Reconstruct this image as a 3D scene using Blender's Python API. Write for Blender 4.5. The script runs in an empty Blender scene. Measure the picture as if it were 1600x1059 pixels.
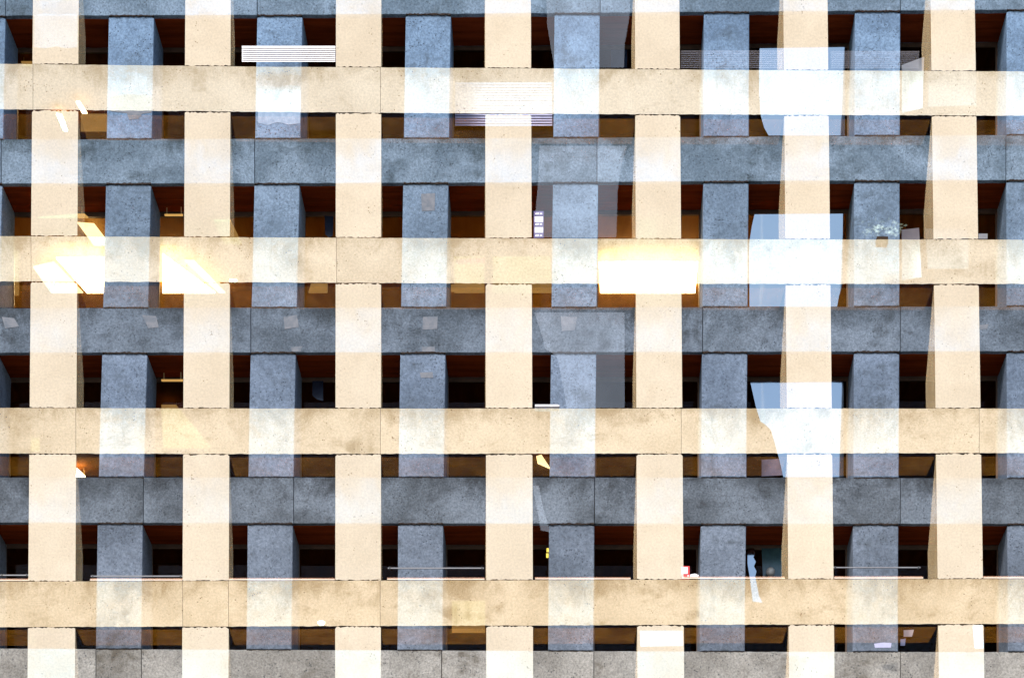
import bpy, math, random
from mathutils import Vector
random.seed(7)
R = math.radians
sc = bpy.context.scene
C = sc.collection

# ------------------------------------------------------------------ camera, world, sun, exposure
W_PX, H_PX = 1600.0, 1059.0
F_PX = 3700.0            # focal length in photograph pixels
DIST = 50.0              # camera to the cream grid, metres
XC, YH = 770.0, 2300.0   # principal column and eye level in photograph pixels (shift lens)
CAM_Z = 1.7
cd = bpy.data.cameras.new('camera')
cam = bpy.data.objects.new('camera', cd); C.objects.link(cam)
cam.location = (0, -DIST, CAM_Z); cam.rotation_euler = (R(90), 0, 0)
cd.sensor_width = 36; cd.sensor_fit = 'HORIZONTAL'; cd.lens = F_PX / W_PX * 36
cd.shift_x = (W_PX / 2 - XC) / W_PX
cd.shift_y = (YH - H_PX / 2) / W_PX
cd.clip_start = 0.5; cd.clip_end = 5000
sc.camera = cam

SUN_EL, SUN_AZ = 38.0, 28.0        # sun stands behind the camera, to its left
wd = bpy.data.worlds.new('World'); sc.world = wd; wd.use_nodes = True
nt = wd.node_tree
sky = nt.nodes.new('ShaderNodeTexSky'); sky.sky_type = 'NISHITA'; sky.sun_disc = False
sky.sun_elevation = R(SUN_EL); sky.sun_rotation = R(180 + SUN_AZ)
sky.air_density = 1.0; sky.dust_density = 1.0; sky.ozone_density = 1.5
bg = nt.nodes['Background']; bg.inputs['Strength'].default_value = 0.09
nt.links.new(sky.outputs[0], bg.inputs[0])
sl = bpy.data.lights.new('sun', 'SUN'); sun = bpy.data.objects.new('sun', sl); C.objects.link(sun)
sl.energy = 1.5; sl.angle = R(14); sl.color = (1.0, 0.94, 0.86)
sdir = Vector((-math.sin(R(SUN_AZ)) * math.cos(R(SUN_EL)), -math.cos(R(SUN_AZ)) * math.cos(R(SUN_EL)), math.sin(R(SUN_EL))))
sun.rotation_euler = sdir.to_track_quat('Z', 'Y').to_euler()
sun.location = (-30, -60, 60)
sc.view_settings.view_transform = 'Standard'; sc.view_settings.look = 'None'
sc.view_settings.gamma = 1; sc.view_settings.exposure = 1.55
sc.render.engine = 'CYCLES'
sc.cycles.transparent_max_bounces = 48
sc.cycles.max_bounces = 8; sc.cycles.diffuse_bounces = 4
sc.cycles.use_denoising = True
sc.cycles.sample_clamp_indirect = 4.0

# ------------------------------------------------------------------ photo pixel -> place
def P(px, py, Y):
    """point on the upright plane at depth Y that the pixel looks at"""
    k = (DIST + Y) / F_PX
    return Vector(((px - XC) * k, Y, CAM_Z + (YH - py) * k))
def PZ(px, py, z):
    """point on the level plane at height z that the pixel looks at (ceilings)"""
    d = (z - CAM_Z) * F_PX / (YH - py)
    return Vector(((px - XC) * d / F_PX, d - DIST, z))
def lerp_tab(xs, ys, x):
    i = 0
    while i < len(xs) - 2 and x > xs[i + 1]: i += 1
    t = (x - xs[i]) / (xs[i + 1] - xs[i])
    return ys[i] + (ys[i + 1] - ys[i]) * t

# ------------------------------------------------------------------ materials
def new_mat(name):
    m = bpy.data.materials.new(name); m.use_nodes = True
    t = m.node_tree; t.nodes.clear()
    out = t.nodes.new('ShaderNodeOutputMaterial')
    return m, t, out
def N(t, kind, **kw):
    n = t.nodes.new(kind)
    for k, v in kw.items():
        if hasattr(n, k) and not k.startswith('i_'): setattr(n, k, v)
    return n
def L(t, a, b): t.links.new(a, b)
def math_n(t, op, a, b=None, clamp=False):
    n = t.nodes.new('ShaderNodeMath'); n.operation = op; n.use_clamp = clamp
    for i, v in enumerate((a, b)):
        if v is None: continue
        if isinstance(v, (int, float)): n.inputs[i].default_value = v
        else: L(t, v, n.inputs[i])
    return n.outputs[0]
def mixc(t, fac, a, b, blend='MIX'):
    n = t.nodes.new('ShaderNodeMix'); n.data_type = 'RGBA'; n.blend_type = blend
    for i, v in ((0, fac), (6, a), (7, b)):
        if isinstance(v, (int, float)): n.inputs[i].default_value = v
        elif isinstance(v, tuple): n.inputs[i].default_value = (*v, 1) if len(v) == 3 else v
        else: L(t, v, n.inputs[i])
    return n.outputs[2]
def ramp(t, src, lo, hi, a=0.0, b=1.0, smooth=True):
    n = t.nodes.new('ShaderNodeMapRange'); n.interpolation_type = 'SMOOTHSTEP' if smooth else 'LINEAR'
    L(t, src, n.inputs[0])
    for i, v in ((1, lo), (2, hi), (3, a), (4, b)): n.inputs[i].default_value = v
    return n.outputs[0]
def noise(t, vec, scale, detail=6, rough=0.55, dist=0.0):
    n = t.nodes.new('ShaderNodeTexNoise'); L(t, vec, n.inputs['Vector'])
    n.inputs['Scale'].default_value = scale; n.inputs['Detail'].default_value = detail
    n.inputs['Roughness'].default_value = rough; n.inputs['Distortion'].default_value = dist
    return n.outputs['Fac']
def place_vec(t, jitter=4.0):
    g = t.nodes.new('ShaderNodeNewGeometry'); oi = t.nodes.new('ShaderNodeObjectInfo')
    c = t.nodes.new('ShaderNodeCombineXYZ')
    L(t, math_n(t, 'MULTIPLY', oi.outputs['Random'], jitter), c.inputs[0])
    L(t, math_n(t, 'MULTIPLY', oi.outputs['Random'], -jitter * 1.7), c.inputs[2])
    v = t.nodes.new('ShaderNodeVectorMath'); v.operation = 'ADD'
    L(t, g.outputs['Position'], v.inputs[0]); L(t, c.outputs[0], v.inputs[1])
    return v.outputs[0], g, oi
def scaled(t, vec, s):
    v = t.nodes.new('ShaderNodeVectorMath'); v.operation = 'MULTIPLY'
    L(t, vec, v.inputs[0]); v.inputs[1].default_value = s
    return v.outputs[0]
def concrete_colour(t, dark, light, stain, pits, stain_amt, pit_lo=0.55, var=0.1, mott=(0.60, 1.30), ms=22.0, band=None, p2=0.9):
    vec, g, oi = place_vec(t)
    big = noise(t, vec, 0.9, 7, 0.62, 0.3)
    col = mixc(t, ramp(t, big, 0.34, 0.66), dark, light)
    mot = noise(t, vec, ms, 10, 0.75)
    col = mixc(t, 1.0, col, mixc(t, ramp(t, mot, 0.3, 0.7), (mott[0],) * 3, (mott[1],) * 3), 'MULTIPLY')
    streak = noise(t, scaled(t, vec, (5.0, 2.0, 0.45)), 1.0, 5, 0.6)
    blot = noise(t, scaled(t, vec, (1.2, 1.0, 1.9)), 1.0, 8, 0.68, 0.4)
    st = math_n(t, 'MULTIPLY', ramp(t, blot, 0.50, 0.72), ramp(t, streak, 0.36, 0.6, 0.35, 1.0))
    col = mixc(t, math_n(t, 'MULTIPLY', st, stain_amt), col, stain)
    if band:      # rain-wash dirt on the upper part of a beam, heaviest below the window openings
        z0, z1, xc, pitch = band
        sp = t.nodes.new('ShaderNodeSeparateXYZ'); L(t, g.outputs['Position'], sp.inputs[0])
        wx = math_n(t, 'COSINE', math_n(t, 'MULTIPLY', math_n(t, 'SUBTRACT', sp.outputs[0], xc), 2 * math.pi / pitch))
        edge = noise(t, scaled(t, vec, (2.4, 1, 1.6)), 1.0, 8, 0.72, 0.6)
        k = math_n(t, 'ADD', ramp(t, sp.outputs[2], z0, z1, 0.0, 0.55, False), math_n(t, 'MULTIPLY', edge, 1.1))
        k = math_n(t, 'ADD', k, math_n(t, 'MULTIPLY', wx, -0.13))
        grit = noise(t, vec, 30.0, 4, 0.8)
        k = math_n(t, 'ADD', k, math_n(t, 'MULTIPLY', grit, 0.7))
        col = mixc(t, ramp(t, k, 1.13, 1.66, 0.0, 0.92), col, stain)
    vo = t.nodes.new('ShaderNodeTexVoronoi'); L(t, vec, vo.inputs['Vector']); vo.inputs['Scale'].default_value = 15
    pm = noise(t, vec, 2.2, 4, 0.7)
    p1 = math_n(t, 'MULTIPLY', ramp(t, vo.outputs['Distance'], 0.12, 0.28, 1, 0), ramp(t, pm, pit_lo - 0.06, pit_lo + 0.08))
    fine = noise(t, vec, 42.0, 3, 0.8)
    p2 = math_n(t, 'MULTIPLY', ramp(t, fine, 0.60, 0.70), ramp(t, pm, pit_lo - 0.2, pit_lo + 0.1, 0.35, p2))
    pit = math_n(t, 'MAXIMUM', p1, p2, True)
    col = mixc(t, math_n(t, 'MULTIPLY', pit, 0.75), col, pits)
    gl = ramp(t, noise(t, vec, 55.0, 2, 0.6), 0.63, 0.72)
    col = mixc(t, math_n(t, 'MULTIPLY', gl, 0.35), col, (light[0] * 1.5, light[1] * 1.5, light[2] * 1.45))
    col = mixc(t, 1.0, col, mixc(t, oi.outputs['Random'], (1 - var,) * 3, (1 + var,) * 3), 'MULTIPLY')
    return col, pit, mot, vec, g
def bumped(t, pit, mot, strength=0.5):
    b = t.nodes.new('ShaderNodeBump'); b.inputs['Strength'].default_value = strength; b.inputs['Distance'].default_value = 0.02
    L(t, math_n(t, 'SUBTRACT', math_n(t, 'MULTIPLY', mot, 0.8), pit), b.inputs['Height'])
    return b.outputs[0]
def blue_concrete(name, dark, light, stain, band=None):
    m, t, out = new_mat(name)
    col, pit, mot, vec, g = concrete_colour(t, dark, light, stain, (0.03, 0.036, 0.045), 0.85, 0.5, 0.07, band=band)
    p = t.nodes.new('ShaderNodeBsdfPrincipled'); p.inputs['Roughness'].default_value = 0.92
    p.inputs['Specular IOR Level'].default_value = 0.15
    L(t, col, p.inputs['Base Color']); L(t, bumped(t, pit, mot, 0.6), p.inputs['Normal'])
    L(t, p.outputs[0], out.inputs[0]); return m
def overlay(t, out, shader, tint=(1, 1, 1)):
    """the second exposure: surface light is laid over what stands behind, outer faces only"""
    tr = t.nodes.new('ShaderNodeBsdfTransparent'); tr.inputs[0].default_value = (*tint, 1)
    tr2 = t.nodes.new('ShaderNodeBsdfTransparent')
    ad = t.nodes.new('ShaderNodeAddShader'); L(t, shader, ad.inputs[0]); L(t, tr.outputs[0], ad.inputs[1])
    g = t.nodes.new('ShaderNodeNewGeometry')
    mx = t.nodes.new('ShaderNodeMixShader'); L(t, g.outputs['Backfacing'], mx.inputs[0])
    L(t, ad.outputs[0], mx.inputs[1]); L(t, tr2.outputs[0], mx.inputs[2]); L(t, mx.outputs[0], out.inputs[0])
def cream_concrete(name, dark, light, stain, amt=0.6, mott=(0.86, 1.08), pit_lo=0.58, band=None, see=(0.10, 0.50, 0.80)):
    m, t, out = new_mat(name)
    col, pit, mot, vec, g = concrete_colour(t, dark, light, stain, (0.22, 0.13, 0.05), amt, pit_lo, 0.03, mott, band=band)
    d = t.nodes.new('ShaderNodeBsdfDiffuse'); L(t, col, d.inputs[0]); d.inputs['Roughness'].default_value = 0.5
    L(t, bumped(t, pit, mot, 0.35), d.inputs['Normal'])
    overlay(t, out, d.outputs[0], see); return m
def overlay_plain(name, c1, c2, scale=2.0, stretch=(1, 1, 1)):
    m, t, out = new_mat(name)
    vec, g, oi = place_vec(t)
    n = noise(t, scaled(t, vec, stretch), scale, 7, 0.65, 0.3)
    d = t.nodes.new('ShaderNodeBsdfDiffuse'); L(t, mixc(t, ramp(t, n, 0.35, 0.65), c1, c2), d.inputs[0])
    overlay(t, out, d.outputs[0]); return m
def plain(name, c1, c2=None, rough=0.6, scale=6.0, stretch=(1, 1, 1), metal=0.0):
    m, t, out = new_mat(name)
    vec, g, oi = place_vec(t)
    n = noise(t, scaled(t, vec, stretch), scale, 6, 0.6)
    p = t.nodes.new('ShaderNodeBsdfPrincipled'); p.inputs['Roughness'].default_value = rough
    p.inputs['Metallic'].default_value = metal; p.inputs['Specular IOR Level'].default_value = 0.5 if rough < 0.6 else 0.04
    c2 = c2 or tuple(min(1, x * 1.12) for x in c1)
    L(t, mixc(t, ramp(t, n, 0.3, 0.7), c1, c2), p.inputs['Base Color'])
    L(t, p.outputs[0], out.inputs[0]); return m
def glow(name, c, s):
    m, t, out = new_mat(name)
    vec, g, oi = place_vec(t)
    e = t.nodes.new('ShaderNodeEmission'); e.inputs[0].default_value = (*c, 1)
    n = noise(t, vec, 1.5, 3, 0.5)
    L(t, ramp(t, n, 0.3, 0.7, s * 0.85, s * 1.15), e.inputs[1])
    L(t, e.outputs[0], out.inputs[0]); return m
def glass(name, tint, refl, rough=0.03, fac=0.03):
    m, t, out = new_mat(name)
    vec, g, oi = place_vec(t)
    n = noise(t, vec, 0.8, 3, 0.5)
    b = t.nodes.new('ShaderNodeBump'); b.inputs['Strength'].default_value = 0.08; b.inputs['Distance'].default_value = 0.05
    L(t, n, b.inputs['Height'])
    tr = t.nodes.new('ShaderNodeBsdfTransparent'); tr.inputs[0].default_value = (*tint, 1)
    gl = t.nodes.new('ShaderNodeBsdfGlossy'); gl.inputs['Color'].default_value = (*refl, 1); gl.inputs['Roughness'].default_value = rough
    L(t, b.outputs[0], gl.inputs['Normal'])
    mx = t.nodes.new('ShaderNodeMixShader'); mx.inputs[0].default_value = fac
    L(t, tr.outputs[0], mx.inputs[1]); L(t, gl.outputs[0], mx.inputs[2]); L(t, mx.outputs[0], out.inputs[0]); return m
def overlay_glass(name, refl):
    m, t, out = new_mat(name)
    vec, g, oi = place_vec(t)
    n = noise(t, vec, 0.9, 4, 0.5)
    gl = t.nodes.new('ShaderNodeBsdfGlossy'); gl.inputs['Roughness'].default_value = 0.02
    L(t, mixc(t, ramp(t, n, 0.3, 0.7), tuple(x * 0.8 for x in refl), refl), gl.inputs['Color'])
    overlay(t, out, gl.outputs[0]); return m

M = {}
BCOL = [blue_concrete('blue_column_concrete', (0.108, 0.165, 0.25), (0.172, 0.258, 0.38), (0.055, 0.075, 0.10)),
        blue_concrete('blue_grey_column_concrete', (0.105, 0.146, 0.202), (0.165, 0.225, 0.306), (0.05, 0.068, 0.085)),
        blue_concrete('grey_blue_column_concrete', (0.104, 0.135, 0.186), (0.165, 0.21, 0.285), (0.055, 0.068, 0.082)),
        blue_concrete('slate_column_concrete', (0.10, 0.12, 0.153), (0.158, 0.188, 0.238), (0.055, 0.065, 0.074))]  # cool light of this exposure is put into the blue-grey base colours
BEAM_Y = [(-49, 22), (216, 285), (480, 550), (746, 817), (1016, 1087)]
def bband(i): return (P(800, BEAM_Y[i][1], 1.4).z, P(800, BEAM_Y[i][0], 1.4).z, P(900 - i * 2, 0, 1.4).x, 234 * 51.4 / F_PX)
BBEAM = [blue_concrete('blue_beam_concrete', (0.095, 0.135, 0.18), (0.175, 0.238, 0.315), (0.03, 0.042, 0.048), bband(0)),
         blue_concrete('blue_grey_beam_concrete', (0.092, 0.128, 0.168), (0.17, 0.225, 0.29), (0.028, 0.04, 0.046), bband(1)),
         blue_concrete('slate_beam_concrete', (0.082, 0.102, 0.128), (0.152, 0.185, 0.232), (0.028, 0.033, 0.038), bband(2)),
         blue_concrete('grey_beam_concrete', (0.078, 0.09, 0.105), (0.148, 0.172, 0.205), (0.025, 0.027, 0.03), bband(3))]
for i_, m_ in enumerate(BCOL): M['blue_col%d' % i_] = m_
for i_, m_ in enumerate(BBEAM): M['blue_beam%d' % i_] = m_
M['blue_beam'] = BBEAM[1]
M['base_beam'] = blue_concrete('warm_grey_concrete', (0.19, 0.178, 0.16), (0.30, 0.285, 0.26), (0.085, 0.07, 0.052))
M['cream_col'] = cream_concrete('cream_column_concrete', (0.625, 0.53, 0.402), (0.675, 0.578, 0.445), (0.53, 0.435, 0.31), 0.45)  # warm light of the second exposure is put into the cream base colours
CREAM_Z = [(-160, -90), (105, 177), (372, 442), (638, 709), (906, 977), (1178, 1250)]
for i_ in range(6):
    za, zb_ = P(800, CREAM_Z[i_][1], 0).z, P(800, CREAM_Z[i_][0], 0).z
    warm = max(0, min(1, (i_ - 1) / 3))
    mixv = lambda a, b: tuple(p + (q - p) * warm for p, q in zip(a, b))
    M['cream_beam%d' % i_] = cream_concrete('cream_beam_concrete', mixv((0.61, 0.53, 0.41), (0.60, 0.475, 0.31)), mixv((0.67, 0.59, 0.465), (0.69, 0.56, 0.385)),
        mixv((0.38, 0.30, 0.19), (0.34, 0.235, 0.115)), 0.6 + 0.2 * warm, (0.80, 1.10), 0.55, (za, zb_, P(795, 0, 0).x, 233.5 / 74), (0.46, 0.84, 0.90))
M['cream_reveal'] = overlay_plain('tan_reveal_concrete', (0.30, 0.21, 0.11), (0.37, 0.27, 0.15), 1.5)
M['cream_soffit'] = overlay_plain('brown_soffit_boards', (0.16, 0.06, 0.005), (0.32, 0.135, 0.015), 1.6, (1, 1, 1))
M['cream_sill'] = overlay_plain('rosy_brown_sill', (0.25, 0.13, 0.08), (0.32, 0.18, 0.12))
M['sill_edge'] = overlay_plain('white_sill_edge', (0.42, 0.36, 0.28), (0.5, 0.44, 0.36))
M['soffit'] = plain('dark_red_brown_soffit', (0.105, 0.016, 0.003), (0.19, 0.032, 0.006), 0.7, 1.2, (0.5, 4, 1))
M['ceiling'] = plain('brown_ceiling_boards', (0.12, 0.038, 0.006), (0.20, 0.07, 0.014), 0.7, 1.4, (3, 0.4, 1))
M['lit_ceiling'] = plain('lit_ceiling_boards', (0.27, 0.13, 0.03), (0.36, 0.19, 0.055), 0.7, 1.4, (3, 0.4, 1))  # lit copy of the ceiling boards, lamp glow put into the colour
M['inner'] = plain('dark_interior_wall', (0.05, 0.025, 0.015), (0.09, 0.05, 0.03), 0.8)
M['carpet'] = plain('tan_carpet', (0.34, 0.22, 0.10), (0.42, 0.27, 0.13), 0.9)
M['mortar'] = plain('dark_crumbling_mortar', (0.018, 0.012, 0.010), (0.05, 0.04, 0.035), 0.9, 40)
M['frame'] = plain('bronze_window_frame', (0.055, 0.035, 0.025), (0.08, 0.05, 0.035), 0.45)
M['glass'] = glass('dark_window_glass', (0.62, 0.60, 0.58), (0.8, 0.85, 0.95), 0.03, 0.004)
M['mirror'] = glass('sky_mirror_glass', (0.1, 0.1, 0.1), (0.74, 0.86, 1.0), 0.06, 0.31)
M['ghost_glass'] = overlay_glass('pale_reflecting_glass', (0.12, 0.113, 0.10))
M['lilac'] = plain('lilac_blind', (0.34, 0.34, 0.50), (0.42, 0.42, 0.58), 0.5)
M['white_blind'] = plain('white_blind', (0.78, 0.75, 0.76), (0.84, 0.82, 0.83), 0.5)
M['grey_blind'] = overlay_plain('pale_grey_blind', (0.055, 0.052, 0.056), (0.075, 0.07, 0.075))
M['paper'] = plain('white_paper', (0.74, 0.70, 0.72), (0.80, 0.77, 0.78), 0.8)
M['pink_paper'] = plain('pinkish_paper', (0.55, 0.45, 0.46), (0.62, 0.52, 0.52), 0.8)
M['dull_paper'] = plain('dull_grey_paper', (0.09, 0.085, 0.10), (0.12, 0.105, 0.12), 0.8)
M['violet'] = plain('violet_label', (0.12, 0.10, 0.20), (0.16, 0.14, 0.26), 0.6)
M['red'] = plain('red_card', (0.6, 0.03, 0.03), (0.7, 0.05, 0.05), 0.5)
M['yellow'] = plain('yellow_note', (0.75, 0.55, 0.06), (0.8, 0.6, 0.1), 0.6)
M['black'] = plain('black_plastic', (0.02, 0.02, 0.02), (0.03, 0.03, 0.03), 0.5)
M['patch_pale'] = plain('pale_ghost_light', (0.125, 0.14, 0.165), (0.185, 0.19, 0.21), 0.9, 9)
M['patch_sky'] = plain('pale_blue_reflection', (0.19, 0.26, 0.36), (0.30, 0.37, 0.48), 0.9, 7)
M['patch_pink'] = overlay_plain('pink_white_ghost_light', (0.03, 0.07, 0.12), (0.04, 0.09, 0.15), 2.0)
M['leaf'] = overlay_plain('pale_green_leaf', (0.06, 0.075, 0.06), (0.10, 0.12, 0.09), 9.0)
M['pot'] = plain('clay_pot', (0.03, 0.02, 0.015), (0.045, 0.03, 0.02), 0.8)
M['housing'] = plain('lamp_housing', (0.45, 0.33, 0.16), (0.55, 0.42, 0.22), 0.5)
M['lamp_white'] = glow('lit_lamp_white', (1.0, 0.76, 0.36), 18.0)
M['lamp_warm'] = glow('lit_lamp_warm', (1.0, 0.76, 0.38), 1.6)
M['dim_glow'] = glow('dim_amber_glow', (1.0, 0.56, 0.16), 0.24)  # dim lamps, and added panels glowing for lamp haze and lit ceiling
M['steel'] = plain('pale_rail', (0.17, 0.165, 0.175), (0.21, 0.205, 0.215), 0.4)
M['teal'] = plain('teal_reflection', (0.02, 0.055, 0.07), (0.03, 0.08, 0.10), 0.2)
M['navy'] = plain('navy_glass', (0.006, 0.012, 0.03), (0.012, 0.022, 0.05), 0.2)
M['mauve'] = plain('mauve_glass', (0.06, 0.045, 0.07), (0.10, 0.08, 0.12), 0.3)
M['rose'] = plain('rose_banner', (0.42, 0.03, 0.03), (0.5, 0.06, 0.05), 0.8)
M['globe'] = plain('grey_glass_globe', (0.2, 0.2, 0.2), (0.35, 0.35, 0.34), 0.15)
M['ground'] = plain('paving', (0.16, 0.15, 0.14), (0.24, 0.225, 0.21), 0.9, 0.6)

# ------------------------------------------------------------------ object helpers
def mesh_obj(name, verts, faces, mat, parent=None, origin=Vector((0, 0, 0))):
    me = bpy.data.meshes.new(name)
    me.from_pydata([tuple(Vector(v) - origin) for v in verts], [], faces)
    me.materials.append(M[mat]); me.update()
    o = bpy.data.objects.new(name, me); C.objects.link(o)
    if parent is not None: o.parent = parent
    else: o.location = origin
    return o
def tag(o, label, cat, group=None, kind=None):
    if label: o['label'] = label
    if cat: o['category'] = cat
    if group: o['group'] = group
    if kind: o['kind'] = kind
    return o
def empty(name, label, cat, loc=(0, 0, 0), group=None):
    o = bpy.data.objects.new(name, None); C.objects.link(o); o.location = loc; o.empty_display_size = 0.2
    return tag(o, label, cat, group)
def centre(pts): return sum((Vector(p) for p in pts), Vector()) / len(pts)
def prism(pts, off):
    """closed prism: polygon pts extruded by the vector off"""
    n = len(pts); v = [Vector(p) for p in pts] + [Vector(p) + off for p in pts]
    f = [tuple(range(n)), tuple(range(2 * n - 1, n - 1, -1))]
    f += [(i, i + n, (i + 1) % n + n, (i + 1) % n) for i in range(n)]
    return v, f
def box(x0, x1, y0, y1, z0, z1):
    v = [(x, y, z) for x in (x0, x1) for y in (y0, y1) for z in (z0, z1)]
    f = [(0, 1, 3, 2), (4, 6, 7, 5), (0, 4, 5, 1), (2, 3, 7, 6), (0, 2, 6, 4), (1, 5, 7, 3)]
    return v, f
def join(*parts):
    V, Fc = [], []
    for v, f in parts:
        n = len(V); V += list(v); Fc += [tuple(i + n for i in q) for q in f]
    return V, Fc
def upright(pxs, Y, thick=0.006):
    """flat upright piece outlined in pixels on the plane at depth Y (front face towards the street)"""
    pts = [P(x, y, Y) for x, y in pxs]
    # orient so the front normal looks towards -Y
    a = sum(pts[i].x * pts[(i + 1) % len(pts)].z - pts[(i + 1) % len(pts)].x * pts[i].z for i in range(len(pts)))
    if a < 0: pts.reverse()
    return prism(pts, Vector((0, thick, 0)))
def jag(n, amp): return [random.uniform(-amp, amp) for _ in range(n)]

# ------------------------------------------------------------------ the setting
g = mesh_obj('ground', [(-900, -900, 0), (900, -900, 0), (900, 900, 0), (-900, 900, 0)], [(0, 1, 2, 3)], 'ground')
tag(g, None, None, kind='structure')

# ================================================================== blue-grey building
YB = 1.4            # depth of its beam faces
SKEW = 0.035         # its recesses run back at a slight angle to the picture
REC = 1.2           # depth of the window recess
XT = (0, 400, 800, 1200, 1600)
B_TOP = [(-46, -47, -49, -52, -55), (218, 217, 216, 213.5, 211), (481.5, 480.5, 480.5, 479.5, 478.5), (745.5, 745.5, 745.5, 746, 747), (1012.5, 1014.5, 1016, 1017.5, 1018)]
B_BOT = [(25, 24, 21.5, 18.5, 15.5), (287, 286.5, 285.5, 283, 281.5), (551, 550.5, 550.5, 549.5, 548.5), (816, 817, 817.5, 818, 818), (1086, 1086, 1087, 1088, 1088)]
YT = (25, 290, 555, 817, 1012)
B_COL = {-3: (-530, -534, -541, -550, -553), 8: (2040, 2040, 2041, 2044, 2046), -2: (-296, -300, -307, -315, -318), -1: (-62, -67, -73, -80, -83), 0: (170, 165.5, 159.5, 152.5, 150), 1: (402, 397.5, 391.5, 387, 385),
         2: (634, 630, 625.5, 622, 621), 3: (866.5, 864, 861, 858, 856.5), 4: (1100, 1099, 1097, 1095, 1093), 5: (1336, 1335, 1334.5, 1333, 1332.5),
         6: (1573, 1572.5, 1573, 1574, 1575), 7: (1806, 1806, 1807, 1809, 1811)}
CW = 70.7
def btop(s, x): return lerp_tab(XT, B_TOP[s], x)
def bbot(s, x): return lerp_tab(XT, B_BOT[s], x)
def bx(k, y): return lerp_tab(YT, B_COL[k], y)

blue = empty('concrete_building', 'shaded blue-grey concrete building whose column and beam grid shows behind the cream grid', 'building', (0, YB, 0))
BO = Vector((0, YB, 0))
def bpart(name, vf, mat, parent=None, label=None):
    o = mesh_obj(name, vf[0], vf[1], mat, parent or blue, BO if parent is None or parent is blue else BO)
    if label: o['label'] = label
    return o

def panel(pxs, Y, depth, chamfer=0.007):
    """concrete piece: outline in pixels (clockwise from upper left on screen), chamfered front edge, extruded back"""
    k = (DIST + Y) / F_PX
    front = [P(x, y, Y) for x, y in pxs]
    a = sum(front[i].x * front[(i + 1) % len(front)].z - front[(i + 1) % len(front)].x * front[i].z for i in range(len(front)))
    if a < 0: front.reverse()
    n = len(front); c = centre(front)
    xs = [p.x for p in front]; zs = [p.z for p in front]
    cx, cz = (min(xs) + max(xs)) / 2, (min(zs) + max(zs)) / 2
    hx, hz = (max(xs) - min(xs)) / 2, (max(zs) - min(zs)) / 2
    inner = [Vector((cx + (p.x - cx) * (1 - chamfer / hx), p.y, cz + (p.z - cz) * (1 - chamfer / hz))) for p in front]
    mid = [p + Vector((0, chamfer, 0)) for p in front]
    back = [p + Vector((SKEW * depth, depth, 0)) for p in front]
    V = inner + mid + back
    F = [tuple(range(n))]
    for i in range(n):
        j = (i + 1) % n
        F.append((i, i + n, j + n, j)); F.append((i + n, i + 2 * n, j + 2 * n, j + n))
    F.append(tuple(range(3 * n - 1, 2 * n - 1, -1)))
    return V, F

# beams, cast in lengths with open vertical joints
JOINTS = [(9, 402, 938, 1407), (2, 398, 933, 1572), (392, 1098, 1407), (224, 459, 929, 1407), (150, 221, 690, 928, 1407)]
for s in range(5):
    xs = [-580] + list(JOINTS[s]) + [2140]
    for a, b in zip(xs[:-1], xs[1:]):
        a2, b2 = a + 0.45, b - 0.45
        n = max(6, int((b2 - a2) / 9)); pts = []
        amp = 0.35
        for i, d in enumerate(jag(n + 1, amp)):
            x = a2 + (b2 - a2) * i / n; pts.append((x, btop(s, x) + d * 0.7))
        for i, d in enumerate(jag(n + 1, amp)):
            x = b2 + (a2 - b2) * i / n; pts.append((x, bbot(s, x) + d))
        bpart('beam', panel(pts, YB, 1.16), 'blue_beam%d' % s if s < 4 else 'base_beam')
# columns, one per storey, a few centimetres behind the beam faces
ks = list(range(-3, 9))
for s in range(4):
    for k in ks:
        yt0 = bbot(s, bx(k, bbot(s, 800)) + 35); yb0 = btop(s + 1, bx(k, btop(s + 1, 800)) + 35)
        n = 16; pts = []
        xl, xr = bx(k, yt0), bx(k, yt0) + CW
        tops = jag(n + 1, 0.6)
        for i in range(n + 1):
            x = xl + (xr - xl) * i / n
            rnd = 2.2 if i in (0, n) else (0.5 if i in (1, n - 1) else 0)
            pts.append((x, yt0 + 1.6 + tops[i] + rnd))
        xl2, xr2 = bx(k, yb0), bx(k, yb0) + CW
        ym = (yt0 + yb0) / 2
        pts.append((bx(k, ym) + CW + random.uniform(-.3, .3), ym))
        for i, d in enumerate(jag(n + 1, 0.5)):
            x = xr2 + (xl2 - xr2) * i / n
            pts.append((x, yb0 - 0.9 + d))
        pts.append((bx(k, ym) + random.uniform(-.3, .3), ym))
        bpart('column', panel(pts, YB + 0.03, 1.14, 0.012), 'blue_col%d' % s)
for s in range(4):      # crumbling mortar joints over the column heads and under their feet
    for k in ks:
        for ya, amp, th in ((bbot(s, bx(k, bbot(s, 800)) + 35), 0.7, 1.5), (btop(s + 1, bx(k, btop(s + 1, 800)) + 35), 0.5, 0.9)):
            n = 26; up, dn = [], []
            for i in range(n + 1):
                x = bx(k, ya) + 0.5 + (CW - 1) * i / n; m_ = ya + 0.2 + random.uniform(-amp, amp); h = th * random.uniform(0.25, 1.0)
                up.append((x, m_ - h)); dn.append((x, m_ + h))
            bpart('mortar_joint', upright(up + dn[::-1], YB - 0.004, 0.05), 'mortar')
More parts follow.
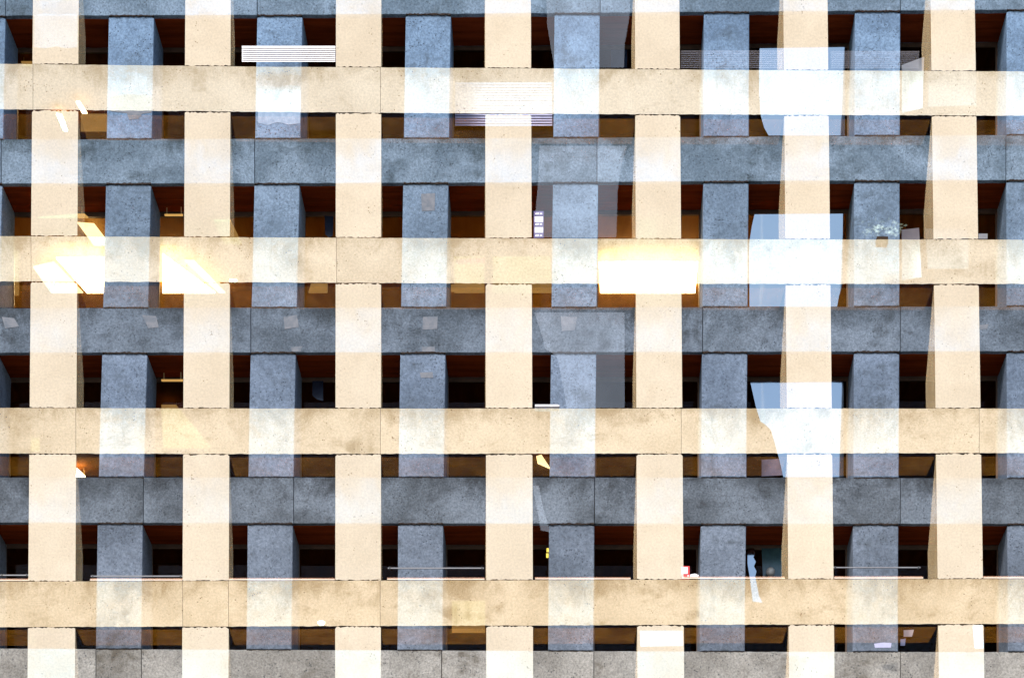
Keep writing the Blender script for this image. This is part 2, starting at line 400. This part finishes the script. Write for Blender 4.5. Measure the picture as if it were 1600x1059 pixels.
# soffits, windows, ceilings
windows = {}
for s in range(4):
    for k in ks[:-1]:
        yt = bbot(s, bx(k, YT[s]) + 150); yb = btop(s + 1, bx(k, YT[s]) + 150)
        xl, xr = bx(k, yt) + CW - 1, bx(k + 1, yt) + 1
        a = [P(xl, bbot(s, xl), YB), P(xr, bbot(s, xr), YB)]
        dz = Vector((0, 0, -0.012))
        f0, f1 = a[0] + Vector((0, 0.12, 0)), a[1] + Vector((0, 0.12, 0))
        b0, b1 = a[0] + Vector((SKEW * (REC - 0.06), REC - 0.06, 0)), a[1] + Vector((SKEW * (REC - 0.06), REC - 0.06, 0))
        # soffit boards
        nb = 4
        for i in range(nb):
            p0, p1 = f0.lerp(b0, (i + 0.015) / nb), f1.lerp(b1, (i + 0.015) / nb)
            q0, q1 = f0.lerp(b0, (i + 0.985) / nb), f1.lerp(b1, (i + 0.985) / nb)
            bpart('soffit_board', prism([p0, q0, q1, p1], dz * random.uniform(0.8, 1.3)), 'soffit')
        # window: frame bars round a pane at the back of the recess
        Yw = YB + REC
        zt = a[0].z - 0.02
        kk = (DIST + Yw) / F_PX
        w0 = a[0] .copy(); w1 = a[1].copy()
        xlb, xrb = bx(k, yb) + CW - 1, bx(k + 1, yb) + 1
        c0, c1 = P(xlb, btop(s + 1, xlb), YB), P(xrb, btop(s + 1, xrb), YB)
        x0, x1 = min(w0.x, c0.x) + SKEW * REC, max(w1.x, c1.x) + SKEW * REC
        zb = min(c0.z, c1.z) - 0.01; ztp = max(a[0].z, a[1].z)
        fw = 0.05
        vf = join(box(x0, x0 + fw, Yw - 0.04, Yw + 0.04, zb, ztp), box(x1 - fw, x1, Yw - 0.04, Yw + 0.04, zb, ztp),
                  box(x0 + fw, x1 - fw, Yw - 0.035, Yw + 0.035, ztp - 0.10, ztp), box(x0 + fw, x1 - fw, Yw - 0.035, Yw + 0.035, zb, zb + 0.05))
        wn = bpart('window', vf, 'frame')
        pn = bpart('pane', box(x0 + fw - .005, x1 - fw + .005, Yw - 0.006, Yw + 0.006, zb + 0.045, ztp - 0.095), 'glass', wn)
        windows[(s, k)] = wn
    A0, A1 = P(-580, bbot(s, -580), YB), P(2140, bbot(s, 2140), YB)
    for j in range(8):   # ceiling boards over the rooms
        ya, yb_ = REC + 0.06 + j * 1.15, REC + 0.06 + (j + 1) * 1.15 - 0.02
        bpart('ceiling_board', prism([A0 + Vector((0, ya, 0)), A0 + Vector((0, yb_, 0)), A1 + Vector((0, yb_, 0)), A1 + Vector((0, ya, 0))], Vector((0, 0, 0.12))), 'lit_ceiling' if s == 1 else 'ceiling')
zlo, zhi = P(800, 1087, YB).z, P(800, -48, YB).z
XL, XR = P(-580, 0, YB).x, P(2140, 0, YB).x
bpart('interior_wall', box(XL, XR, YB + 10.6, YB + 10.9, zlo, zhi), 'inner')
bpart('base_wall', box(XL, XR, YB + 0.05, YB + 1.2, 0, zlo - 0.01), 'base_beam')
bpart('upper_wall', box(XL, XR, YB + 0.05, YB + 10.9, zhi + 0.02, zhi + 3.0), 'blue_beam')
bpart('end_wall', box(XL - 0.4, XL - 0.01, YB + 0.05, YB + 10.9, 0, zhi), 'blue_beam')
bpart('end_wall', box(XR + 0.01, XR + 0.4, YB + 0.05, YB + 10.9, 0, zhi), 'blue_beam')
for s in range(5):
    z0, z1 = P(800, bbot(s, 800), YB).z, P(800, btop(s, 800), YB).z
    bpart('floor_slab', box(XL, XR, YB + REC + 0.1, YB + 10.58, z0 + 0.2, z1 - 0.05), 'carpet')

# panes that mirror the sky, swung out a little at the top
def tilted(pts, y_low, Y0, ang, thick):
    out = []
    for px, py in pts:
        Y = Y0; zl = P(px, y_low, Y0).z
        for _ in range(5): Y = Y0 - math.tan(R(ang)) * max(0, P(px, py, Y).z - zl)
        out.append(P(px, py, Y))
    return prism(facing(out), Vector((0, thick, 0)))
def facing(pts):
    # polygon wound to face the street
    a = sum(pts[i].x * pts[(i + 1) % len(pts)].z - pts[(i + 1) % len(pts)].x * pts[i].z for i in range(len(pts)))
    return pts if a > 0 else pts[::-1]
sky_shapes = {(0, 4): [(1187, 76), (1320, 74), (1320, 212), (1201, 212), (1194, 200), (1189, 182), (1186.5, 150), (1186, 110)],
              (1, 4): [(1179, 335), (1317, 334), (1317, 430), (1316, 446), (1311, 462), (1308, 479), (1171, 479), (1170.5, 380), (1175, 352)],
              (2, 4): [(1172, 595), (1318, 595), (1318, 745), (1224, 745), (1217, 715), (1210, 690), (1205, 672), (1197, 664), (1188, 658), (1181, 635)],
              (3, 4): [(1168, 856), (1178, 856), (1180, 864), (1177, 870), (1181, 877), (1178, 884), (1182, 892), (1180, 900), (1183, 915), (1186, 930), (1191, 941), (1176, 939), (1172, 905), (1168, 880)]}
for key, pts in sky_shapes.items():
    bpart('mirror_pane', tilted(pts, btop(key[0] + 1, 1250), YB + REC - 0.05, (9.0, 8.0, 5.5, 3.0)[key[0]], 0.008), 'mirror', windows[key], 'pane reflecting bright blue sky')
bpart('tinted_or_reflection_pane', upright([(1190, 856), (1222, 856), (1222, 902), (1192, 902)], YB + REC - 0.05, 0.008), 'teal', windows[(3, 4)], 'dark teal pane painted as reflection of a building')  # reflection of a building put into the teal colour
bpart('tinted_or_reflection_pane', upright([(507, 337), (521, 338), (520, 368), (514, 371), (508, 366)], YB + REC - 0.05, 0.008), 'navy', windows[(1, 1)], 'dark blue tinted pane')
bpart('tinted_or_reflection_pane', upright([(488, 595), (505, 595), (505, 626), (496, 624), (488, 618)], YB + REC - 0.05, 0.008), 'navy', windows[(2, 1)], 'dark blue tinted pane')
bpart('tinted_or_reflection_pane', upright([(955, 78), (980, 78), (980, 106), (955, 106)], YB + REC - 0.05, 0.008), 'navy', windows[(0, 3)], 'dark blue tinted pane')
bpart('tinted_or_reflection_pane', upright([(1190, 718), (1222, 716), (1224, 742), (1190, 744)], YB + REC - 0.05, 0.008), 'mauve', windows[(2, 4)], 'mauve tinted pane')
# thin plates on columns and beams, painted as ghost reflections of lights
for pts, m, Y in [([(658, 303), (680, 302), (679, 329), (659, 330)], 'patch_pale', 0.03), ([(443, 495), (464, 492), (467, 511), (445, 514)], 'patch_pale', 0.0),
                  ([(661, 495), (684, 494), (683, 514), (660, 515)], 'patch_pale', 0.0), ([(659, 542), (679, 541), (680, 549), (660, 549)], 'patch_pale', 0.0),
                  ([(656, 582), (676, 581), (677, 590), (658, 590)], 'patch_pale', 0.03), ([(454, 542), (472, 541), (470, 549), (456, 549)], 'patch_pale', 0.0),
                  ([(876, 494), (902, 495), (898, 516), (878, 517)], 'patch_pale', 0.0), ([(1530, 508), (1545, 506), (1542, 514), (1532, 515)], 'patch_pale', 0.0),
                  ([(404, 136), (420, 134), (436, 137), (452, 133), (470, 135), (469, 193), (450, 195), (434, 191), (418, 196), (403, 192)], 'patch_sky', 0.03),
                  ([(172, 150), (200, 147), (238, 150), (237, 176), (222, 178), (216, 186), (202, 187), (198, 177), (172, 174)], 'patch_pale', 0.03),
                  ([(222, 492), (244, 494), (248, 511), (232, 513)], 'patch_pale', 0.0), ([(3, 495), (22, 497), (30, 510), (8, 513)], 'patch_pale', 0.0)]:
    bpart('ghost_light_patch', upright(pts, YB + Y - 0.006, 0.010), m)

# ================================================================== cream building (laid over the blue one)
C_TOP = [(-166, -162, -159, -156, -154), (100, 104.5, 107, 110, 112), (369, 371, 372.5, 374, 374.5), (637, 638, 638, 638, 638), (908, 907, 906, 904.5, 904), (1180, 1179, 1177, 1175, 1174)]
C_BOT = [(-95, -91, -88, -86, -84), (171, 175, 178, 179.5, 181), (439.5, 441, 443, 443.5, 443.5), (708, 709, 708.5, 708, 707.5), (979, 978, 976.5, 975, 974), (1252, 1251, 1249, 1247, 1246)]
C_COL = {-3: ((-656, -585), (-683, -609)), 8: ((1916, 1985), (1939, 2010)), -2: ((-421, -350), (-441, -367)), -1: ((-186, -114), (-199, -126)), 0: ((51.5, 123), (43, 117)), 1: ((289.5, 360.5), (284.5, 357)), 2: ((525, 595.7), (523.7, 595)), 3: ((758, 829.5), (760, 833)),
         4: ((992, 1061.5), (996, 1069)), 5: ((1224, 1293), (1233, 1304)), 6: ((1454, 1523), (1467, 1538)), 7: ((1685, 1754), (1703, 1774))}
def ctop(s, x): return lerp_tab(XT, C_TOP[s], x)
def cbot(s, x): return lerp_tab(XT, C_BOT[s], x)
def cxl(k, y): return C_COL[k][0][0] + (C_COL[k][1][0] - C_COL[k][0][0]) * y / 1059
def cxr(k, y): return C_COL[k][0][1] + (C_COL[k][1][1] - C_COL[k][0][1]) * y / 1059
cream = empty('concrete_building', 'sunlit cream concrete building front, pale column and beam grid overlaying the blue-grey one', 'building', (0, 0, 0))
def cpart(name, vf, mat, label=None):
    o = mesh_obj(name, vf[0], vf[1], mat, cream)
    if label: o['label'] = label
    return o
CREC = 1.0
cks = list(range(-3, 9))
CJ = [(), (51.5, 594.5), (48.5, 526), (118.5, 594.5, 1064.5, 1530), (285.5, 357, 594), ()]
for s in range(6):
    xs = [-690] + list(CJ[s]) + [2020]
    for a, b in zip(xs[:-1], xs[1:]):
        a2, b2 = a + 0.25, b - 0.25
        n = max(8, int((b2 - a2) / 6)); pts = []
        for i, d in enumerate(jag(n + 1, 0.35)):
            x = a2 + (b2 - a2) * i / n; pts.append(P(x, ctop(s, x) + d * 0.6, 0))
        for i, d in enumerate(jag(n + 1, 0.45)):
            x = b2 + (a2 - b2) * i / n; pts.append(P(x, cbot(s, x) + d, 0))
        pts = facing(pts)
        cpart('beam', (pts, [tuple(range(len(pts)))]), 'cream_beam%d' % s)
for s in range(5):
    for k in cks:
        mid = cxl(k, 300) + 35
        y0, y1 = cbot(s, mid), ctop(s + 1, mid)
        n = 26; pts = []
        dark_top = 1.5
        for i, d in enumerate(jag(n + 1, 1.25)):
            x = cxl(k, y0) + (cxr(k, y0) - cxl(k, y0)) * i / n
            pts.append(P(x, y0 + dark_top + d + (1.5 if i in (0, n) else 0), 0))
        for i, d in enumerate(jag(n + 1, 0.95)):
            x = cxr(k, y1) + (cxl(k, y1) - cxr(k, y1)) * i / n
            pts.append(P(x, y1 - 0.95 + d, 0))
        col = cpart('column', (facing(pts), [tuple(range(len(pts)))]), 'cream_col')
        # side cheeks cut to a wedge: the beam's shadow edge is put into the shape
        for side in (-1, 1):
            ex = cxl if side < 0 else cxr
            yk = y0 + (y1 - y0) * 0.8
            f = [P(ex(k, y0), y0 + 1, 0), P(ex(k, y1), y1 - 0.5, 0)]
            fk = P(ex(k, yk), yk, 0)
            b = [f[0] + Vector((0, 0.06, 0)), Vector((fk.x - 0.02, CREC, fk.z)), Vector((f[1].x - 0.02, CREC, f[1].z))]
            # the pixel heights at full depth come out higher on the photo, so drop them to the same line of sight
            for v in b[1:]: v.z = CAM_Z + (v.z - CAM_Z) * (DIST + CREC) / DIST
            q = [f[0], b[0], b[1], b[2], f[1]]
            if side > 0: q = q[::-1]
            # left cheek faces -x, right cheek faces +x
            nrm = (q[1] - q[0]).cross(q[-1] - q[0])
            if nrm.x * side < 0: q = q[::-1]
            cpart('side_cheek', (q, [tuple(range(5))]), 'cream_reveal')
    for k in cks[:-1]:
        y = cbot(s, cxr(k, 300) + 80)
        xl, xr = cxr(k, y), cxl(k + 1, y)
        a0, a1 = P(xl, cbot(s, xl), 0), P(xr, cbot(s, xr), 0)
        q0, q1 = a0 + Vector((0, 0.17, 0)), a1 + Vector((0, 0.17, 0))
        r0, r1 = a0 + Vector((0, 1.12, 0)), a1 + Vector((0, 1.12, 0))
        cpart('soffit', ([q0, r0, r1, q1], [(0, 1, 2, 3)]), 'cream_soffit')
        e0, e1 = a0 + Vector((0, 0.005, 0)), a1 + Vector((0, 0.005, 0))
        t0, t1 = a0 + Vector((0, 0.115, 0)), a1 + Vector((0, 0.115, 0))
zc = P(0, 1251, 0).z
for k in cks:
    x0, x1 = P(cxl(k, 1240), 1240, 0).x, P(cxr(k, 1240), 1240, 0).x
    cpart('pillar', box(x0, x1, 0, 0.9, 0, zc - 0.02), 'cream_col')
# low sill boards in the lowest row of openings
for xa, xb in [(0, 45), (141, 285), (358, 523), (605, 757), (836, 985), (1066, 1226), (1303, 1442), (1536, 1600)]:
    y = ctop(4, (xa + xb) / 2)
    p0, p1 = P(xa, y, 0.25), P(xb, y, 0.25)
    h = 4.6 / 74
    cpart('window_sill', ([p0 + Vector((0, 0, 0.02)), p1 + Vector((0, 0, 0.02)), p1 + Vector((0, 0, h)), p0 + Vector((0, 0, h))], [(0, 1, 2, 3)]), 'cream_sill')
    cpart('sill_edge', ([p0 + Vector((0, -0.05, -0.006)), p1 + Vector((0, -0.05, -0.006)), p1 + Vector((0, -0.05, 0.02)), p0 + Vector((0, -0.05, 0.02))], [(0, 1, 2, 3)]), 'sill_edge')
# reflecting glass in the middle bays
for pts in ([(853, -20), (986, -20), (983, 30), (976, 70), (975, 106), (866, 106), (860, 70), (855, 40)],
            [(843, 228), (980, 228), (970, 262), (965, 300), (963, 371), (836, 371), (837, 330), (841, 280)],
            [(835, 488), (976, 488), (976, 637), (886, 637), (877, 590), (872, 560), (864, 552), (852, 545), (847, 525)],
            [(832, 758), (842, 758), (848, 790), (858, 826), (858, 831), (845, 828)]):
    v = facing([P(x, y, 1.0) for x, y in pts])
    cpart('reflecting_pane', (v, [tuple(range(len(v)))]), 'ghost_glass', 'pale pane reflecting the sky')
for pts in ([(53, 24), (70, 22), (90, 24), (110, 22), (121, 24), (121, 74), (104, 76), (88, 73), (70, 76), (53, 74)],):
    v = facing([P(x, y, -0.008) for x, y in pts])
    cpart('ghost_light_patch', (v, [tuple(range(len(v)))]), 'patch_pink')  # pinkish light from another exposure painted on the column face

# ================================================================== things in the windows
def thing_flat(name, pts, Y, mat, label, cat, group=None, thick=0.006):
    v, f = upright(pts, Y, thick)
    o = mesh_obj(name, v, f, mat, None, centre(v))
    return tag(o, label, cat, group)
YG = YB + REC - 0.075     # just in front of the blue building's glass
# papers
thing_flat('paper_sheet', [(1409, 102), (1444, 89), (1441, 169), (1409, 177)], YG, 'paper', 'tall white paper with slanted top edge taped up in the top right window', 'paper', 'papers taped inside windows')
thing_flat('paper_sheet', [(1409, 359), (1436, 356), (1440, 433), (1409, 438)], YG, 'pink_paper', 'pinkish white upright paper right of the second sky-blue pane', 'paper', 'papers taped inside windows')
thing_flat('paper_sheet', [(1452, 85), (1525, 82), (1525, 165), (1450, 167)], YG, 'dull_paper', 'large dull pink paper behind the rightmost cream column, top beam level', 'paper', 'papers taped inside windows')
thing_flat('paper_sheet', [(1445, 357), (1513, 359), (1513, 420), (1450, 420)], YG, 'dull_paper', 'dull grey paper behind the rightmost cream column, second beam level', 'paper', 'papers taped inside windows')
thing_flat('paper_sheet', [(1000, 985), (1066, 985), (1067, 1008), (1001, 1009)], YG, 'paper', 'wide white paper behind a cream column foot at the bottom edge', 'paper', 'papers taped inside windows')
thing_flat('paper_sheet', [(1520, 977), (1535, 976), (1537, 1012), (1523, 1012)], YG, 'paper', 'narrow upright white paper at the bottom right, behind the rightmost cream column', 'paper', 'papers taped inside windows')
thing_flat('paper_sheet', [(1412, 984), (1428, 983), (1425, 994), (1412, 994)], YG, 'pink_paper', 'small crooked pale paper in the lowest right brown window, upper one', 'paper', 'papers taped inside windows')
thing_flat('paper_sheet', [(1407, 998), (1415, 997), (1414, 1008), (1407, 1008)], YG, 'lilac', 'tiny lilac paper in the lowest right brown window, lower one', 'paper', 'papers taped inside windows')
thing_flat('paper_sheet', [(1366, 1005), (1380, 1003), (1393, 1004), (1392, 1011), (1367, 1011)], 1.0, 'lilac', 'pale lilac slip low on the grey column at the bottom right', 'paper')
thing_flat('paper_sheet', [(1529, 365), (1543, 365), (1543, 373), (1529, 373)], YG, 'paper', 'small white slip in the far right window above the second cream beam', 'paper')
thing_flat('note_slip', [(854, 856), (857.5, 856), (857.5, 862), (854, 862)], 1.0, 'yellow', 'upper tiny yellow note in the lowest row left of a grey column', 'note')
thing_flat('note_slip', [(853.5, 864), (857, 864), (857, 871), (853.5, 871)], 1.0, 'yellow', 'lower tiny yellow note in the lowest row left of a grey column', 'note')
thing_flat('window_banner', [(712, 405), (757, 403), (757, 411), (713, 413)], YG, 'rose', 'narrow faded red banner on the second cream beam left of the fourth column', 'banner')
# strip of labels hung in a window
ls = empty('label_strip', 'hanging strip of alternating white and violet labels beside a blue-grey column', 'label strip', P(842, 372, 1.05))
def sub(name, vf, mat, root):
    o = mesh_obj(name, vf[0], vf[1], mat, None, Vector((0, 0, 0)))
    o.data.transform(__import__('mathutils').Matrix.Translation(-Vector(root.location))); o.location = (0, 0, 0); o.parent = root
    return o
sub('backing', upright([(834, 330), (849.5, 330), (849.5, 372), (834, 372)], 1.06, 0.004), 'violet', ls)
for i, (a, b) in enumerate([(331, 337), (338.5, 347), (347.5, 353.5), (355, 363.5), (365, 371.5)]):
    sub('label_card', upright([(835.5, a), (848.5, a), (848.5, b), (835.5, b)], 1.05, 0.006), 'paper' if i in (1, 3) else 'violet', ls)
    if i not in (1, 3):
        sub('print_mark', join(upright([(836.5, a + 2), (842, a + 1.6), (842, a + 3.6), (836.5, a + 4)], 1.045, 0.003), upright([(843.5, a + 2), (847, a + 2), (847, a + 3.6), (843.5, a + 3.6)], 1.045, 0.003)), 'paper', ls)
# tray and box on the sills
o = empty('paper_tray', 'thin white tray lying on the third cream beam under a window', 'tray', P(855, 637.5, 0.5))
sub('tray_base', box(*[P(836, 0, .45).x, P(874, 0, .45).x], 0.35, 0.6, P(0, 638, .45).z + 0.005, P(0, 636, .45).z), 'paper', o)
sub('tray_rim', box(*[P(836, 0, .45).x, P(872, 0, .45).x], 0.40, 0.58, P(0, 635.4, .45).z, P(0, 633.4, .45).z), 'paper', o)
o = empty('card_box', 'small red and white box on the lowest sill beside a cream column', 'box', P(1071, 901, 0.4))
sub('box_body', box(P(1064.5, 0, .4).x, P(1077.5, 0, .4).x, 0.4, 0.55, P(0, 903, .4).z, P(0, 884, .4).z), 'red', o)
sub('box_label', upright([(1065, 885.5), (1074.5, 885.5), (1074.5, 896), (1065, 896)], 0.39, 0.006), 'paper', o)
sub('print_mark', upright([(1074, 898), (1076.5, 898), (1076.5, 900), (1074, 900)], 0.39, 0.006), 'paper', o)
thing_flat('paper_sheet', [(1078, 897), (1086, 895.5), (1092, 898), (1091, 900.5), (1078, 900.5)], 0.42, 'paper', 'curled white paper lying right of the small red box', 'paper', thick=0.06)
# blinds
def blind(x0, x1, y0, y1, Y, n, mat, label, gap=0.35, tilt=0.02):
    r = empty('window_blind', label, 'blind', P((x0 + x1) / 2, y0, Y), 'slatted window blinds')
    sub('head_rail', box(P(x0, 0, Y).x, P(x1, 0, Y).x, Y - 0.02, Y + 0.03, P(0, y0 + 1.6, Y).z, P(0, y0 - 1, Y).z), mat, r)
    st = (y1 - y0 - 2) / n
    for i in range(n):
        a = y0 + 2 + i * st; b = a + st * (1 - gap)
        v = [P(x0, a, Y + tilt), P(x1, a, Y + tilt), P(x1, b, Y - tilt), P(x0, b, Y - tilt)]
        sub('slat', (facing(v), [(0, 1, 2, 3)]), mat, r)
    return r
blind(378, 524, 74, 97, 1.0, 7, 'white_blind', 'bright white half-drawn blind in the second bay of the top row', 0.06)
blind(711, 863, 131, 197, YG, 16, 'lilac', 'pale lilac slatted blind in the top row left of the middle grey column', 0.10)
blind(1064, 1222, 81, 108, 1.0, 8, 'grey_blind', 'faint grey slatted blind left of the top sky-blue pane', 0.4)
blind(1298, 1436, 82, 108, 1.0, 8, 'grey_blind', 'faint grey slatted blind right of the top sky-blue pane', 0.4)
# pale rails across the lowest openings
def rail(x0, x1, y, label):
    r = empty('window_rail', label, 'rail', P((x0 + x1) / 2, y, 0.95), 'rails across the lowest openings')
    sub('rail_bar', box(P(x0, 0, .95).x, P(x1, 0, .95).x, 0.93, 0.96, P(0, y + .8, .95).z, P(0, y - .8, .95).z), 'steel', r)
    for x in (x0 + 3, x1 - 3):
        sub('bracket', box(P(x - 1.2, 0, .95).x, P(x + 1.2, 0, .95).x, 0.92, 0.99, P(0, y + 1.6, .95).z, P(0, y - 1.6, .95).z), 'black', r)
rail(606, 756, 887.5, 'thin pale rail across the lowest opening left of centre')
rail(0, 45, 898.5, 'thin pale rail at the far left of the lowest openings')
rail(142, 285, 900, 'thin pale rail in the lowest opening behind the second grey column from left')
rail(1302, 1438, 886.5, 'thin pale rail in the lowest opening second from the right')
# ceiling lamps behind the glass, plus amber panels added for haze and lit ceiling
def ceil_z(s, x): return P(x, bbot(s, x), YB).z
def ceiling_lamp_or_glow(s, pts, mat, label, rim=True):
    x = sum(p[0] for p in pts) / len(pts); z = ceil_z(s, x) - 0.20
    base = [PZ(px, py, z) for px, py in pts]
    # wound to face down
    a = sum(base[i].x * base[(i + 1) % len(base)].y - base[(i + 1) % len(base)].x * base[i].y for i in range(len(base)))
    if a > 0: base.reverse()
    c = centre(base)
    r = empty('ceiling_lamp_or_glow', label, 'lamp', c, 'lit lamps on office ceilings')
    v, f = prism(base, Vector((0, 0, 0.03)))
    sub('diffuser', (v, f), mat, r)
    for p in (base[0], base[len(base) // 2]):      # hangers up to the ceiling
        q = c + (p - c) * 0.8
        sub('hanger', box(q.x - 0.008, q.x + 0.008, q.y - 0.008, q.y + 0.008, q.z + 0.03, q.z + 0.195), 'housing', r)
    return r
ceiling_lamp_or_glow(1, [(88, 404), (163, 403), (163, 458), (136, 458)], 'lamp_white', 'large bright white ceiling lamp at the left, left of the second grey column')
ceiling_lamp_or_glow(1, [(52, 418), (84, 410), (130, 458), (80, 458)], 'lamp_warm', 'warm slanting lamp strip left of the large bright left lamp')
ceiling_lamp_or_glow(1, [(121, 349), (147, 351), (164, 373), (164, 384), (147, 384)], 'lamp_warm', 'short slanting warm lamp strip above the large bright left lamp')
ceiling_lamp_or_glow(1, [(254, 398), (273, 412), (336, 458), (254, 458)], 'lamp_white', 'bright white wedge-shaped lamp right of the second grey column')
ceiling_lamp_or_glow(1, [(288, 408), (303, 408), (352, 458), (342, 458)], 'lamp_warm', 'narrow warm lamp strip beside the white wedge-shaped lamp')
ceiling_lamp_or_glow(1, [(334, 345), (360, 345), (378, 382), (350, 382)], 'dim_glow', 'dim amber lamp strip behind the second cream column')
ceiling_lamp_or_glow(1, [(936, 411), (1090, 411), (1086, 458), (938, 458)], 'lamp_white', 'broad glowing white ceiling lamp right of the middle grey column')
ceiling_lamp_or_glow(1, [(998, 345), (1024, 345), (1024, 381), (998, 381)], 'dim_glow', 'small amber ceiling lamp above the broad glowing lamp')
ceiling_lamp_or_glow(1, [(22, 395), (30, 395), (30, 462), (22, 462)], 'dim_glow', 'narrow upright amber lamp at the far left edge')
ceiling_lamp_or_glow(1, [(486, 445), (512, 445), (512, 458), (482, 458)], 'dim_glow', 'dim amber ceiling panel left of the third cream column')
ceiling_lamp_or_glow(1, [(710, 403), (757, 402), (757, 458), (710, 458)], 'dim_glow', 'dim amber panel added for lamp haze left of the fourth cream column')  # this panel and the next are added to glow as lamp haze
ceiling_lamp_or_glow(1, [(770, 403), (860, 402), (862, 458), (770, 458)], 'dim_glow', 'wide amber panel added for lamp haze left of the middle grey column')
ceiling_lamp_or_glow(2, [(252, 634), (275, 634), (330, 700), (255, 700)], 'dim_glow', 'dim amber ceiling panel at third beam level beside the second grey column')
ceiling_lamp_or_glow(2, [(120, 733), (133, 745), (119, 745)], 'lamp_white', 'small white triangular lamp right of the leftmost cream column')
ceiling_lamp_or_glow(2, [(838, 714), (846, 712), (860, 733), (840, 724)], 'lamp_warm', 'yellowish lamp streak below the third beam near the middle')
ceiling_lamp_or_glow(0, [(119, 160), (124, 160), (136, 178), (129, 178)], 'lamp_white', 'upper short white lamp streak at top left')
ceiling_lamp_or_glow(0, [(88, 179), (97, 181), (106, 206), (99, 205)], 'lamp_white', 'lower short white lamp streak on the leftmost cream column')
ceiling_lamp_or_glow(0, [(126, 180), (168, 180), (168, 206), (126, 206)], 'dim_glow', 'amber panel added for lit ceiling under the first beam at the left')  # no lamp here: lit ceiling painted as a glowing panel
ceiling_lamp_or_glow(2, [(48, 686), (62, 686), (62, 705), (48, 705)], 'dim_glow', 'small amber lamp at the left end of the third beam')
ceiling_lamp_or_glow(3, [(706, 940), (758, 940), (758, 988), (706, 988)], 'dim_glow', 'faint amber ceiling panel in the lowest row left of the fourth cream column')
ceiling_lamp_or_glow(1, [(257, 336.5), (286, 336.5), (286, 338), (258, 338)], 'dim_glow', 'thin bright lamp line just right of the second grey column, second row')
ceiling_lamp_or_glow(2, [(252, 594.5), (286, 594.5), (286, 596), (253, 596)], 'dim_glow', 'thin bright lamp line just right of the second grey column, third row')
ceiling_lamp_or_glow(1, [(118, 336), (132, 336), (138, 341), (60, 341)], 'dim_glow', 'dim amber strip above the short slanting lamp at the left')
ceiling_lamp_or_glow(0, [(33, 98), (50, 98), (50, 104), (36, 104)], 'dim_glow', 'small amber ceiling glow at the top left corner')  # ceiling glow painted as a small glowing panel
ceiling_lamp_or_glow(1, [(704, 446), (722, 446), (722, 456), (704, 456)], 'dim_glow', 'small amber panel right of the third grey column')
def spot_lamp(s, px, py, r_px, mat, label):
    z = ceil_z(s, px) - 0.10
    c = PZ(px, py, z); rr = r_px * (c.y + DIST) / F_PX
    root = empty('spot_lamp', label, 'lamp', c, 'round spot lamps')
    n = 14; V = []; Fc = []
    for j, (q, h) in enumerate([(0.0, -0.75), (0.6, -0.62), (0.95, -0.2), (1.0, 0.15)]):
        for i in range(n):
            a = 2 * math.pi * i / n; V.append(c + Vector((q * rr * math.cos(a), q * rr * math.sin(a), h * rr)))
    for j in range(3):
        for i in range(n): Fc.append((j * n + i, j * n + (i + 1) % n, (j + 1) * n + (i + 1) % n, (j + 1) * n + i))
    sub('bulb', (V, Fc), mat, root)
    V = []; Fc = []
    for q, h in ((1.1, 0.1), (1.1, 0.5), (0.5, 0.9), (0.15, 1.0)):
        for i in range(n):
            a = 2 * math.pi * i / n; V.append(c + Vector((q * rr * math.cos(a), q * rr * math.sin(a), h * rr)))
    for j in range(3):
        for i in range(n): Fc.append((j * n + i, j * n + (i + 1) % n, (j + 1) * n + (i + 1) % n, (j + 1) * n + i))
    sub('shade', (V, Fc), 'housing', root)
spot_lamp(3, 502, 972, 5.5, 'lamp_white', 'small round glowing spot lamp at the lowest cream beam')
spot_lamp(1, 361, 438, 2.8, 'lamp_white', 'left one of two tiny white spot lamps by the second cream column')
spot_lamp(1, 367.5, 438, 2.8, 'lamp_white', 'right one of two tiny white spot lamps by the second cream column')
# globe
c = P(1204, 893, YG - 0.15); rr = 0.1
root = empty('glass_globe', 'small grey glass globe standing beside the lowest sky-blue pane', 'globe', c - Vector((0, 0, rr)))
V = []; Fc = []; n = 16; mrows = 9
for j in range(mrows + 1):
    th = math.pi * j / mrows
    for i in range(n):
        a = 2 * math.pi * i / n; V.append(c + Vector((rr * math.sin(th) * math.cos(a), rr * math.sin(th) * math.sin(a), rr * math.cos(th))))
for j in range(mrows):
    for i in range(n): Fc.append((j * n + i, (j + 1) * n + i, (j + 1) * n + (i + 1) % n, j * n + (i + 1) % n))
sub('globe', (V, Fc), 'globe', root)
sub('stand', box(c.x - 0.04, c.x + 0.04, c.y - 0.04, c.y + 0.04, c.z - rr - 0.14, c.z - rr + 0.01), 'black', root)
# plant in a window
pc = P(1378, 371, 0.8)
root = empty('potted_plant', 'leafy pale green plant in the window left of the rightmost cream column, second row', 'plant', pc)
sub('pot', box(pc.x - 0.12, pc.x + 0.12, 0.72, 0.9, pc.z - 0.16, pc.z - 0.02), 'pot', root)
V = []; Fc = []
for i in range(70):
    bx_ = random.choice((-0.28, -0.1, 0.2, 0.32)) + random.gauss(0, 0.08); hz = 0.08 + abs(random.gauss(0, 0.11))
    p = pc + Vector((bx_, random.uniform(-0.15, 0.15), hz)); a = random.uniform(0, math.pi * 2)
    d = Vector((math.cos(a), random.uniform(-.4, .4), math.sin(a) * 0.6)) * random.uniform(0.05, 0.09); w = d.cross(Vector((0, 1, 0.3))).normalized() * 0.022
    n = len(V); V += [p - d, p + w, p + d, p - w]; Fc.append((n, n + 1, n + 2, n + 3) if w.cross(d).y < 0 else (n + 3, n + 2, n + 1, n))
sub('leaves', (V, Fc), 'leaf', root)
